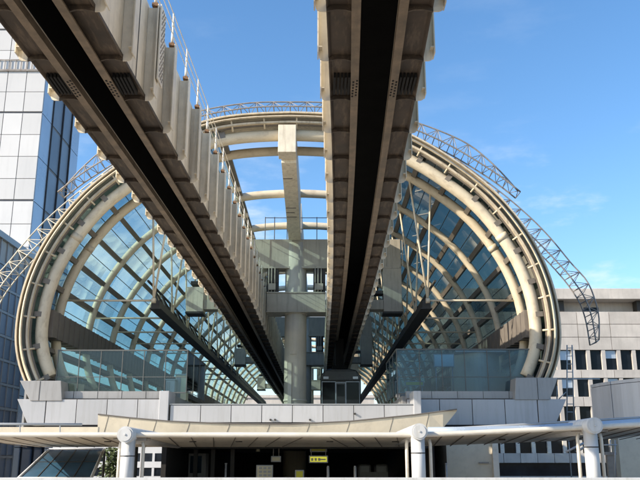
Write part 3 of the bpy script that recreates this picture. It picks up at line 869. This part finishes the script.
hung('overhead_sign', 271, 281, 456, 462, Yh, M['signcream'], 'small cream sign hanging left of the centre column in the concourse')
tmap = board('map_board', 256, 273, 465, 481, Yh-1.5, M['signcream'], 'cream notice panel standing left of the centre column in the concourse', 'notice board', -1.6)
m = MB()
for i in range(3):
    for j in range(3):
        q = P(259+i*4.4, 468+j*3.6, Yh-1.52); m.box(q.x, q.x+.13, Yh-1.52, Yh-1.511, q.z-.05, q.z+.04)
m.build('notices', M['grey'], tmap)
board('poster_stand', 295, 304, 470, 482, Yh-1.6, M['yellow'], 'small yellow poster stand at the foot of the centre column', 'sign', -1.6)
for px, l in ((328, 'white bollard post left of centre in the dark concourse, beside the yellow sign'), (355, 'white bollard post farther right in the dark concourse, beside the pale vehicle')):
    p = P(px, 467, Yh-1); m = MB(); m.bar((p.x, Yh-1, -1.6), (p.x, Yh-1, p.z), .06, 10); m.bar((p.x, Yh-1, p.z+.001), (p.x, Yh-1, p.z+.05), .045, 10)
    tag(m.build('bollard', M['white']), l, 'bollard')
# grey boxes standing for two hazy lamps in the dark
tg = thing('lamp_stand_in', 'dim grey boxes standing for two hazy lamps deep in the concourse', 'lamp stand-in')
for px in (365, 382):
    p = P(px, 464, 46); m = MB(); m.box(p.x-.35, p.x+.35, 46, 47.6, -1.6, p.z); m.build('housing', M['grey'], tg, bevel=.12)
m = MB(); a = P(360, 472, 45.9); b = P(388, 472, 45.9); m.box(a.x, b.x, 45.85, 45.95, -1.6, a.z); m.build('front_panel', M['panel2'], tg)
for px, py, l in ((258, 449, 'dim round ceiling lamp in the concourse above the cream notice panel'), (213, 458, 'dim grey ceiling camera housing at the left of the dark concourse')):
    p = P(px, py, 39); m = MB(); m.bar((p.x, 39, p.z-.12), (p.x, 39, p.z+.14), .1, 14, r2=.05); m.bar((p.x, 39, p.z+.141), (p.x, 39, .42), .02, 6)
    tag(m.build('ceiling_lamp', M['signcream'] if px > 220 else M['grey']), l, 'lamp')
for px, l in ((226, 'thin grey post far left in the dark concourse'), (446, 'thin grey post at the right edge of the dark concourse')):
    p = P(px, 464, Yh-1); m = MB(); m.bar((p.x, Yh-1, -1.6), (p.x, Yh-1, p.z), .045, 10); m.bar((p.x, Yh-1, p.z+.001), (p.x, Yh-1, p.z+.04), .06, 10)
    tag(m.build('queue_post', M['grey']), l, 'post')
vm = thing('vending_machine', 'dark grey vending machine against the left wall of the dark concourse', 'vending machine')
p = P(180, 460, 40)
m = MB(); m.box(-6.35, -5.5, 40, 41, -1.6, .22); m.build('body', M['panel2'], vm, bevel=.03)
m = MB(); m.box(-6.25, -5.7, 39.97, 39.999, -.7, .1); m.build('display_window', M['screenb'], vm)
# beige wall right of concourse
bw = thing('stair_building', 'low beige wall with a darker base right of the dark concourse', 'building')
a = P(446, 440, 37.2); b = P(491, 440, 37.2)
m = MB(); m.box(a.x, b.x, 37.2, 50, -1.6, 1.15); m.build('wall', M['belly'], bw)
m = MB(); c = P(497, 440, 37.2); m.box(b.x+.003, c.x, 37.0, 37.6, -1.6, 1.15); m.build('pilaster', M['creamcol'], bw, bevel=.02)
m = MB(); q = P(484, 463, 37.1); m.box(q.x-.22, q.x+.22, 37.1, 37.19, q.z-.02, q.z+.04); m.build('wall_lamp', M['steeld'], bw)
# sloped tinted glass skylight, lower left
sk = thing('glass_skylight', 'sloped blue tinted glass skylight in a white frame under the left canopy', 'skylight')
A = P(49, 451, 33.5); B = P(104, 450.5, 33.5); C = P(91, 480, 30.5); D = P(18, 480, 30.5)
def lerp4(u, v): return A.lerp(B, u).lerp(D.lerp(C, u), v)
m = MB(); n_ = (B-A).cross(D-A).normalized()
m.hexa([A-n_*.05, B-n_*.05, C-n_*.05, D-n_*.05, A, B, C, D]); m.build('glass', M['bluegl'], sk)
nf = n_ if n_.y < 0 else -n_
m = MB()
for e in ((A, D), (B, C), (A, B), (D, C)): m.bar(e[0]+nf*.05, e[1]+nf*.05, .06, 6)
m.build('frame', M['white'], sk)
m = MB()
for u in (.25, .5, .75): m.bar(lerp4(u, 0)+nf*.04, lerp4(u, 1)+nf*.04, .03, 5)
m.bar(lerp4(0, .45)+nf*.04, lerp4(1, .45)+nf*.04, .03, 5)
m.build('glazing_bar', M['dark'], sk)
m = MB()
for q in (A, B): m.bar((q.x, q.y+.1, -1.6), (q.x, q.y+.1, q.z), .05, 8)
for q in (C, D): m.bar((q.x, q.y+.05, -1.6), (q.x, q.y+.05, q.z), .05, 8)
m.build('post', M['dark'], sk)
# shrub beside it
def shrub(x, y, z, w, h, n, label, name='shrub'):
    t = thing(name, label, 'shrub'); m = MB()
    for i in range(n):
        a = random.uniform(0, 6.28); r = w*math.sqrt(random.random()); zz = random.random()
        c = Vector((x+r*math.cos(a)*(1-.4*zz), y+r*math.sin(a), z+h*zz)); s = random.uniform(.06, .14)
        u = Vector((random.uniform(-1, 1), random.uniform(-1, 1), random.uniform(-.5, .5))).normalized(); v = u.orthogonal().normalized()
        m.face([c-u*s, c+v*s*.5, c+u*s, c-v*s*.5])
    m.build('foliage', M['leaf'], t)
    m = MB()
    for i in range(6):
        m.bar((x+random.uniform(-.1, .1), y, z-.9), (x+random.uniform(-w, w)*.6, y, z+h*.6), .02, 5)
    m.build('stems', M['bark'], t)
p = P(112, 470, 35); shrub(p.x, 35, -.9, .6, 1.3, 500, 'dark leafy shrub in shade beside the blue glass skylight')

# ================================================================== right side: round enclosure, ladder
re = thing('stair_enclosure', 'curved pale aluminium stair enclosure wall at the right edge of the picture', 'wall')
p = P(591.5, 386, 33.2); cx, cy, R = p.x+5.2, 33.2, 5.2
def arcwall(mb, a0, a1, r, z0, z1, th=.05, n=6):
    for i in range(n):
        b0 = a0+(a1-a0)*i/n; b1 = a0+(a1-a0)*(i+1)/n
        q = [(cx+r_*math.cos(b), cy+r_*math.sin(b)) for r_, b in ((r, b0), (r, b1), (r+th, b1), (r+th, b0))]
        mb.hexa([(x, y, z0) for x, y in q]+[(x, y, z1) for x, y in q])
zA = P(592, 385, cy).z; zBm = P(592, 424, cy).z
m = MB(); arcwall(m, math.pi, 2*math.pi, R-.06, zBm-.3, zA-.1, n=48); m.build('backing', M['seam'], re)
m = MB()
for k in range(10):
    a0 = math.pi+k*math.pi/10+.004; a1 = math.pi+(k+1)*math.pi/10-.004
    arcwall(m, a0, a1, R, zBm, zA-.14); arcwall(m, a0, a1, R, zA-.12, zA)
m.build('cladding', M['panel'], re)
sl = thing('service_ladder', 'thin steel service ladder and rails standing at the right foot of the vault', 'ladder')
m = MB()
for px0, py0, px1, py1 in ((567, 345, 567, 420), (572, 345, 574, 420), (557, 386, 557, 402), (548, 379, 600, 379)):
    m.bar(P(px0, py0, 39.5), P(px1, py1, 39.5), .03, 6)
for i in range(9):
    y = 348+i*8; m.bar(P(567, y, 39.5), P(573, y, 39.5), .02, 5)
m.bar(P(556, 402, 39.5), P(566, 392, 39.5), .025, 6); m.bar(P(552, 400, 39.5), P(560, 400, 39.5), .03, 6)
m.bar(P(567, 420, 39.5), Vector((P(567, 420, 39.5).x, 39.5, -1.6)), .03, 6)
m.build('rails', M['grey'], sl)
# clutter under right canopy: railings with stair
sr = thing('stair_railing', 'slanting steel stair railing under the right canopy beside the white column', 'railing')
m = MB()
m.bar(P(566, 452, 36), P(584, 443, 36), .05, 6); m.bar(P(576, 452, 36), P(592, 443, 36), .05, 6)
m.bar(P(604, 445, 36), P(617, 445, 36), .03, 6); m.bar(P(610, 440, 36), P(610, 452, 36), .03, 6); m.bar(P(615, 440, 36), P(615, 480, 36), .03, 6)
m.build('rails', M['grey'], sr)
m = MB(); a = P(605, 452, 37); b = P(617, 455, 37); m.box(a.x, b.x, 37, 37.3, b.z, a.z); c = P(609, 456, 37); m.box(a.x+.1, b.x-.05, 37.05, 37.25, -1.6, b.z-.002); m.build('newel', M['steeld'], sr)
rw = thing('retaining_wall', 'plain beige wall right of the rightmost white column', 'wall')
a = P(618, 440, 40); m = MB(); m.box(a.x, 26, 40, 41, -1.6, 1.3); m.build('wall', M['belly'], rw); m = MB(); m.box(a.x, 26, 39.95, 41.05, 1.301, 1.4); m.build('coping', M['panel2'], rw)

# ================================================================== right office building (far)
def wpart(mb, x0, x1, y0, y1, z0, z1): mb.box(x0, x1, y0, y1, z0, z1)
of = thing('office_building', 'long grey concrete office block with rows of dark windows behind the vault', 'building')
YO = 100.0
zz = lambda py: P(600, py, YO).z
x0o, x1o = 16.0, 86.0
m = MB(); m.box(x0o, x1o, YO+.6, YO+22, -8, zz(313)); m.build('core_wall', M['office'], of)
m = MB(); m.box(x0o-.4, x1o+.4, YO-.4, YO+22.4, zz(299.5), zz(289)); m.build('roof_fascia', M['office'], of, bevel=.03)
m = MB(); m.box(x0o+1.5, x1o-1.5, YO+2.2, YO+20, zz(313)+.01, zz(299.5)-.01)
m.build('penthouse', M['office'], of)
m = MB()
for i in range(26):
    x = x0o+2.5+i*2.6
    if i % 7 in (2, 3, 4, 6): m.box(x, x+1.9, YO+2.1, YO+2.19, zz(310), zz(304.5))
m.build('penthouse_window', M['owin'], of)
m = MB()
for i in range(7): m.box(x0o+4+i*10.2, x0o+4.9+i*10.2, YO+.6, YO+2.0, zz(313)+.01, zz(299.5)-.01)
m.build('roof_pier', M['dark'], of)
m = MB()  # spandrel panels with joints
def spandrel(z0, z1, nz, w=4.1):
    nx = int((x1o-x0o)/w)
    for i in range(nx):
        for j in range(nz):
            h = (z1-z0)/nz
            m.box(x0o+i*w+.03, x0o+(i+1)*w-.03, YO, YO+.55, z0+j*h+.03, z1 if False else z0+(j+1)*h-.03)
spandrel(zz(350), zz(311.5), 3)
spandrel(zz(378), zz(369.5), 1); spandrel(zz(406.5), zz(396.5), 1); spandrel(zz(434), zz(425), 1); spandrel(zz(463), zz(453), 1, 2.05)
spandrel(-8, zz(476), 1)
m.build('spandrel', M['office'], of)
pitch = 14.6*(104)/800.0
rows = ((350, 369.5), (378, 396.5), (406.5, 425), (434, 453), (463, 476))
for r, (a, b) in enumerate(rows):
    n = int((x1o-x0o)/pitch)
    m = MB()
    for i in range(n):
        x = x0o+.4+i*pitch; m.box(x-.23, x+.23, YO+.05, YO+.55, zz(b)-.02, zz(a)+.02)
    if r < 4: m.build('facade_grid', M['creamcol'] if r > 2 else M['office'], of)
    else: m.bm.free()
    if r < 2:
        for i in range(n):
            x = x0o+.4+i*pitch
            w = MB(); w.box(x+.25, x+pitch-.25, YO+.42, YO+.5, zz(b), zz(a)); wo = w.build('window', M['owin'], of)
            if i % 3 == 1:
                w = MB(); w.box(x+.27, x+pitch-.27, YO+.40, YO+.415, zz(a)-(.4+.9*random.random()), zz(a)-.05); w.build('blind', M['bluepanel'], wo)
    else:
        w = MB(); w.box(x0o+.2, x1o-.2, YO+.42, YO+.5, zz(b), zz(a)); w.build('window_band', M['owin'], of)

# ================================================================== left white tower
tw = thing('tower_building', 'tall white panelled office tower with blue glass side at the left edge', 'building')
XT, YT = -22.6, 60.0
m = MB(); m.box(-52, XT-.05, YT+.1, YT+9.9, -8, 40.2); m.build('core_wall', M['tseam'], tw)
zt_ = lambda py: P(30, py, YT).z
m = MB()
px_w = 1.55
lev = []
z = 10.0
H = (zt_(113)-zt_(201))/4
z = zt_(201)-H*5
k = 0
while z < 39:
    for i in range(18):
        x1 = XT-i*px_w; g = .03
        heavy = (k-5) % 4 == 0
        m.box(x1-px_w+g, x1-(g if i else 0), YT, YT+.12, z+(.16 if heavy else .025), z+H-.025)
    z += H; k += 1
m.build('white_cladding', M['tower'], tw)
m = MB()
zq = zt_(71.5)
m.box(-52, XT+.02, YT-.12, YT-.002, zq, zq+.16)
for i in range(60): m.box(XT-.3-i*.45, XT-.25-i*.45, YT-.1, YT-.05, zq+.161, zq+1.0)
m.box(-52, XT+.02, YT-.1, YT-.05, zq+1.001, zq+1.06)
m.build('louvre_band', M['steeld'], tw)
zl = zt_(201)-H*5
m = MB()
for i in range(9):
    for j in range(8):
        x1 = XT-.9-i*2.2; z0 = -8+j*(zl+8)/8
        m.box(x1-2.1, x1, YT+.02, YT+.12, z0+.05, z0+(zl+8)/8-.1)
m.build('lower_glazing', M['twin'], tw)
m = MB(); m.box(XT-.85, XT, YT, YT+.12, -8, zl-.05)
for i in range(9): m.box(XT-.9-i*2.2-2.19, XT-.9-i*2.2-2.12, YT-.05, YT+.1, -8, zl)
m.build('lower_frame', M['bluepanel'], tw)
# side face
m = MB(); fy = [(0.12, 2.3, 'p'), (2.5, 4.9, 'g'), (5.1, 7.3, 'g'), (7.5, 9.8, 'p')]
mg = MB(); mf = MB()
nz = 36; hz = H*2
for (a, b, t_) in fy:
    for j in range(40):
        z0 = zt_(201)-12*hz+j*hz
        if z0+hz > 41.5 or z0+hz < -8: continue
        z0c = max(z0, -8)
        if t_ == 'p': m.box(XT-.04, XT+.04, YT+a, YT+b, z0c+.03, z0+hz-.03)
        else: mg.box(XT-.04, XT+.0, YT+a, YT+b, z0c+.12, z0+hz-.12)
for y in (2.4, 5.0, 7.4):
    mf.box(XT-.04, XT+.12, YT+y-.08, YT+y+.08, -8, 40)
m.build('side_panel', M['bluepanel'], tw); mg.build('side_glazing', M['twin'], tw); mf.build('side_mullion', M['seam'], tw)
# lower neighbour whose flank shows at the far left
nb = thing('glazed_building', 'lower dark glazed building in front of the white tower at the far left', 'building')
XN = -22.0; zN = P(0, 238, 53.5).z
m = MB(); m.box(-36, XN-.06, 46, 59.4, -8, zN-.1); m.build('core_wall', M['office'], nb)
m = MB(); m.box(-36.2, XN+.15, 45.8, 59.6, zN-.1, zN+.35); m.build('roof_coping', M['panel2'], nb, bevel=.02)
m = MB(); mg = MB()
for j in range(13):
    z0 = -8+j*1.62
    if z0+1.5 > zN-.1: break
    for i in range(11):
        y = 46.1+i*1.2; mg.box(XN-.05, XN-.01, y+.06, y+1.14, z0+.1, z0+1.5)
    m.box(XN-.055, XN+.05, 46, 59.4, z0+1.5, z0+1.62+.05)
for i in range(12): m.box(XN-.05, XN+.06, 46.1+i*1.2-.04, 46.1+i*1.2+.04, -8, zN-.11)
mg.build('window_glass', M['twin'], nb); m.build('window_frame', M['panel2'], nb)

# ================================================================== distant buildings
def slab(label, x0, x1, y, dep, h, wall, fl=3.4, w=2.6, win='owin', base=-8):
    t = thing('apartment_building' if 'apartment' in label else 'office_block', label, 'building')
    m = MB(); m.box(x0, x1, y+.25, y+dep, base, h); m.build('wall', wall, t)
    m = MB(); m.box(x0-.3, x1+.3, y-.1, y+dep+.3, h+.002, h+.7); m.build('parapet', M['office'], t)
    n = int((h-base)/fl); k = int((x1-x0)/w); mm = MB(); mw = MB()
    for j in range(n):
        z0 = base+j*fl
        mm.box(x0, x1, y-.05, y+.24, z0, z0+1.25)
        for i in range(k+1):
            x = x0+i*w; 
            if x+.5 < x1: mm.box(x, x+.5, y, y+.24, z0+1.252, z0+fl-.002)
        mw.box(x0+.1, x1-.1, y+.2, y+.245, z0+1.27, z0+fl-.01)
    mm.build('spandrel', wall, t); mw.build('window_band', M[win], t)
    return t
slab('white apartment block glimpsed under the left part of the station', -62, -34, 178, 14, 3.5, M['tower'], fl=3.0)
slab('pale office block closing the far end of the station vault', -22, 14, 210, 20, 15, M['office'])
slab('broad grey office block far behind the left flank of the vault', -80, -30, 240, 20, 17, M['office'])

# ================================================================== world, sun, camera
W = bpy.data.worlds.new('World'); S.world = W; W.use_nodes = True
nt = W.node_tree; N = nt.nodes; L = nt.links
bg = N['Background']; sky = N.new('ShaderNodeTexSky'); sky.sky_type = 'NISHITA'; sky.sun_disc = False
to_sun = Vector((-0.83, -0.34, 0.46)).normalized()
el = math.asin(to_sun.z); az = math.atan2(to_sun.x, to_sun.y)
sky.sun_elevation = el; sky.sun_rotation = az
sky.altitude = 0; sky.air_density = 1.0; sky.dust_density = 0.8; sky.ozone_density = 2.5
tc = N.new('ShaderNodeTexCoord')
mp = N.new('ShaderNodeMapping'); mp.inputs['Scale'].default_value = (3.2, 3.2, 9.0); mp.inputs['Location'].default_value = (2.3, .9, .4)
L.new(tc.outputs['Generated'], mp.inputs['Vector'])
no = N.new('ShaderNodeTexNoise'); no.inputs['Scale'].default_value = 1.6; no.inputs['Detail'].default_value = 9; no.inputs['Roughness'].default_value = .55
L.new(mp.outputs['Vector'], no.inputs['Vector'])
cr = N.new('ShaderNodeMapRange'); cr.interpolation_type = 'SMOOTHSTEP'; cr.inputs['From Min'].default_value = .51; cr.inputs['From Max'].default_value = .68; cr.inputs['To Max'].default_value = .85
L.new(no.outputs['Fac'], cr.inputs['Value'])
sx = N.new('ShaderNodeSeparateXYZ'); L.new(tc.outputs['Generated'], sx.inputs[0])
hr = N.new('ShaderNodeMapRange'); hr.interpolation_type = 'SMOOTHSTEP'; hr.inputs['From Min'].default_value = .42; hr.inputs['From Max'].default_value = .24; hr.inputs['To Min'].default_value = .06; hr.inputs['To Max'].default_value = 1
L.new(sx.outputs['Z'], hr.inputs['Value'])
mu = N.new('ShaderNodeMath'); mu.operation = 'MULTIPLY'; L.new(cr.outputs['Result'], mu.inputs[0]); L.new(hr.outputs['Result'], mu.inputs[1])
mxc = N.new('ShaderNodeMix'); mxc.data_type = 'RGBA'; mxc.inputs['B'].default_value = (4.3, 4.6, 5.0, 1)
hsv = N.new('ShaderNodeHueSaturation'); hsv.inputs['Saturation'].default_value = 1.18; hsv.inputs['Value'].default_value = 1.09; hsv.inputs['Hue'].default_value = 0.499
L.new(sky.outputs['Color'], hsv.inputs['Color'])
L.new(mu.outputs[0], mxc.inputs['Factor']); L.new(hsv.outputs['Color'], mxc.inputs['A'])
L.new(mxc.outputs['Result'], bg.inputs['Color']); bg.inputs['Strength'].default_value = 0.15

sd = bpy.data.lights.new('sun', 'SUN'); sd.energy = 4.9; sd.angle = math.radians(.5); sd.color = (1, .88, .71)
so = bpy.data.objects.new('sun', sd); COL.objects.link(so); so.rotation_euler = to_sun.to_track_quat('Z', 'Y').to_euler(); so.location = (-40, -40, 60)

cam = bpy.data.cameras.new('camera'); co = bpy.data.objects.new('camera', cam); COL.objects.link(co)
cam.lens = 45; cam.sensor_width = 36; cam.clip_end = 3000; cam.clip_start = .1
co.location = (0, 0, 0); co.rotation_euler = (math.pi/2+PITCH, 0, 0); S.camera = co
S.view_settings.view_transform = 'Standard'; S.view_settings.look = 'None'; S.view_settings.exposure = 0.7; S.view_settings.gamma = 1
S.view_settings.use_curve_mapping = False
S.cycles.use_denoising = True
S.cycles.max_bounces = 10; S.cycles.transparent_max_bounces = 24; S.cycles.diffuse_bounces = 4; S.cycles.glossy_bounces = 4
S.cycles.sample_clamp_indirect = 6
